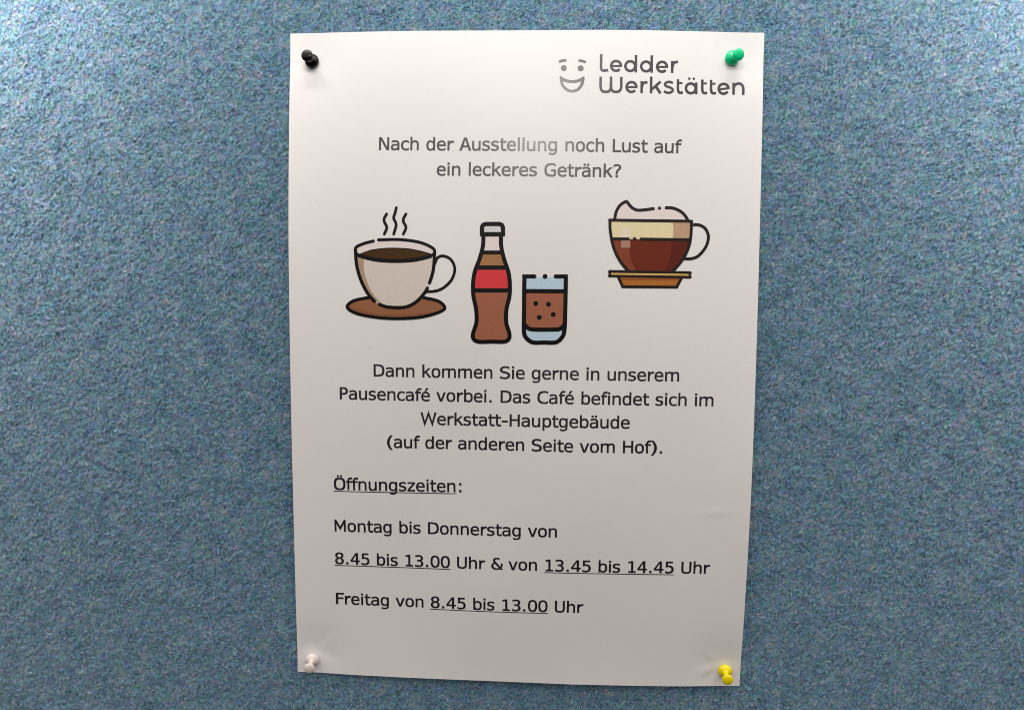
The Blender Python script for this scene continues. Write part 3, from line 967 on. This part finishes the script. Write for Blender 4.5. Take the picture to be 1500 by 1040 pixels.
P('foam_print', [ccw(spline([(245, 318), (262, 245), (300, 185), (358, 150), (395, 200), (430, 225), (480, 232), (605, 218), (698, 210), (790, 215),
                             (870, 265), (905, 322)]))], MILK, 0)
P('milk_print', [slab(330, 492)], CREAM, 0)
P('milk_shade_print', [ccw(spline([(765, 335), (772, 380), (774, 430), (768, 490)]) + [(930, 495), (936, 335)])], CREAM_DARK, 1)
P('brew_print', [slab(492, 780)], BREW, 0)
P('brew_light_print', [ccw(spline([(228, 500), (262, 600), (320, 700), (388, 772)]) + spline([(435, 772), (395, 680), (378, 590), (376, 500)]))], BREW_LIGHT, 1)
P('brew_shade_print', [ccw(spline([(765, 500), (755, 600), (735, 690), (700, 770)]) + spline([(775, 770), (850, 685), (905, 580), (920, 500)]))], BREW_DARK, 1)
P('gleam_print', [ccw(box(316, 388, 388, 478))], GLEAM, 2)
P('gleam_print', [ccw(box(305, 506, 387, 570))], GLEAM_DARK, 2)
lw = 27
P('outline_print', stroke(spline([(247, 318), (262, 245), (300, 185), (357, 150)]), lw, 'butt')
  + stroke(spline([(352, 150), (392, 200), (430, 226), (480, 233), (605, 218)]), lw, 'butt')
  + stroke(spline([(698, 211), (770, 215), (840, 245), (885, 290), (905, 330)]), lw, 'butt')
  + [ccw([(637, 202), (662, 202), (662, 228), (637, 228)])]
  + stroke([(202, 322), (938, 332)], 27, 'round') + stroke(spline([(205, 318), (208, 420), (236, 560), (290, 680), (375, 790)]), lw, 'butt')
  + stroke(spline([(936, 328), (930, 470), (905, 580), (850, 685), (765, 785)]), lw, 'butt')
  + stroke([(215, 490), (379, 491)], lw, 'butt') + stroke([(411, 491), (441, 491)], 27, 'butt') + stroke([(473, 492), (925, 498)], lw, 'butt')
  + stroke(spline([(950, 364), (1005, 366), (1060, 398), (1088, 470), (1065, 560), (1000, 640), (935, 667), (870, 668)]), lw, 'butt'), INK_BROWN, 3)
P('saucer_foot_print', [ccw([(275, 835), (850, 845), (808, 920), (318, 918)])], ORANGE, 0)
P('saucer_foot_shade_print', [ccw([(280, 842), (840, 848), (830, 862), (290, 858)])], ORANGE_DARK, 1)
P('saucer_edge_print', stroke([(282, 838), (320, 919), (803, 923), (846, 842)], 26, 'round'), INK_BROWN, 2)
P('saucer_print', stroke([(202, 801), (924, 813)], 66, 'butt') + [disc(205, 785, 18), disc(205, 818, 18), disc(922, 797, 16), disc(922, 830, 16)], INK_BROWN, 3)
P('saucer_gold_print', [ccw([(215, 795), (910, 805), (910, 821), (215, 811)])], GOLD, 4)

# a speck of toner on the sheet
printed('toner_speck', [disc(541, 509.5, 0.6, 8)], INK, poster, 1)

# ------------------------------------------------------------------ push pins
PROFILE = [(0.0, 0.25), (2.3, 0.25), (2.95, 0.35), (3.15, 0.65), (3.2, 1.0), (3.1, 1.35), (2.75, 1.85), (2.2, 2.3), (1.6, 2.6), (1.25, 2.9),
           (1.1, 3.4), (1.08, 4.2), (1.15, 5.2), (1.35, 6.1), (1.8, 6.75), (2.25, 7.05), (2.48, 7.3), (2.56, 7.50), (2.54, 7.70), (2.42, 7.92), (2.20, 8.12),
           (1.85, 8.30), (1.4, 8.44), (0.8, 8.54), (0.0, 8.57)]
NEEDLE = [(0.0, -7.5), (0.22, -6.4), (0.5, -5.0), (0.5, 0.6), (0.0, 0.6)]


def lathe(profile, n=48):
    vs, fs = [], []
    for r_, h_ in profile:
        for i in range(n):
            a = 2 * math.pi * i / n
            vs.append((r_ * math.cos(a) / 1000, r_ * math.sin(a) / 1000, h_ / 1000))
    for j in range(len(profile) - 1):
        for i in range(n):
            k = (i + 1) % n
            fs.append((j * n + i, j * n + k, (j + 1) * n + k, (j + 1) * n + i))
    return vs, fs


STEEL, nt, b = new_mat('pin_steel')
tc = node(nt, 'ShaderNodeTexCoord'); nz = node(nt, 'ShaderNodeTexNoise'); nz.inputs['Scale'].default_value = 900
nt.links.new(tc.outputs['Object'], nz.inputs['Vector'])
r = ramp(nt, [(0.3, (0.5, 0.5, 0.5)), (0.7, (0.65, 0.64, 0.62))]); nt.links.new(nz.outputs['Fac'], r.inputs[0])
nt.links.new(r.outputs[0], b.inputs['Base Color']); b.inputs['Metallic'].default_value = 1.0; b.inputs['Roughness'].default_value = 0.3

gv, gf = lathe(PROFILE)
nv, nf_ = lathe(NEEDLE, 16)
first = None
PINS = [
    ('black push pin in the upper left corner of the notice', plastic('black_plastic', (0.004, 0.003, 0.003), 0.09), (456.5, 89.5), (449.6, 81.7)),
    ('green push pin in the upper right corner beside the heading', plastic('green_plastic', (0.002, 0.66, 0.27), 0.16, 0.25), (1073, 85.2), (1082.2, 80.2)),
    ('white push pin in the lower left corner of the notice', plastic('white_plastic', (0.82, 0.74, 0.70), 0.35, 0.2), (457.3, 966.5), (452.7, 978.8)),
    ('yellow push pin in the lower right corner of the notice', plastic('yellow_plastic', (0.96, 0.80, 0.0), 0.2, 0.2), (1062.3, 982.7), (1066, 995.5)),
]


def ray_at(px_, py_, y):
    d = CF * FOCAL + CR * (px_ - RES_W / 2) - CU * (py_ - RES_H / 2)
    k = (y - CAM[1]) / d[1]
    return Vector((CAM[0] + d[0] * k, y, CAM[2] + d[2] * k))


for lab, mat, base_px, head_px in PINS:
    x, z, y = trace(*base_px)
    lo = ray_at(*base_px, y - 0.0013)
    hi = ray_at(*head_px, y - 0.0080)
    axis = (hi - lo).normalized()
    org = lo - axis * 0.0011
    root = bpy.data.objects.new('push_pin', None)
    COL.objects.link(root)
    root.empty_display_size = 0.005
    root.location = org
    root.rotation_euler = axis.to_track_quat('Z', 'Y').to_euler()
    tag(root, lab, 'push pin', 'push pins holding the notice')
    if first is None:
        g = mesh_obj('grip', gv, gf, mat, root, smooth=True)
        nd = mesh_obj('needle', nv, nf_, STEEL, root, smooth=True)
        first = (g, nd)
    else:
        for src in first:
            c = src.copy()
            COL.objects.link(c)
            c.parent = root
            if src is first[0]:
                c.material_slots[0].link = 'OBJECT'
                c.material_slots[0].material = mat
            c.name = src.name.split('.')[0]
first[0].material_slots[0].link = 'OBJECT'
first[0].material_slots[0].material = PINS[0][1]
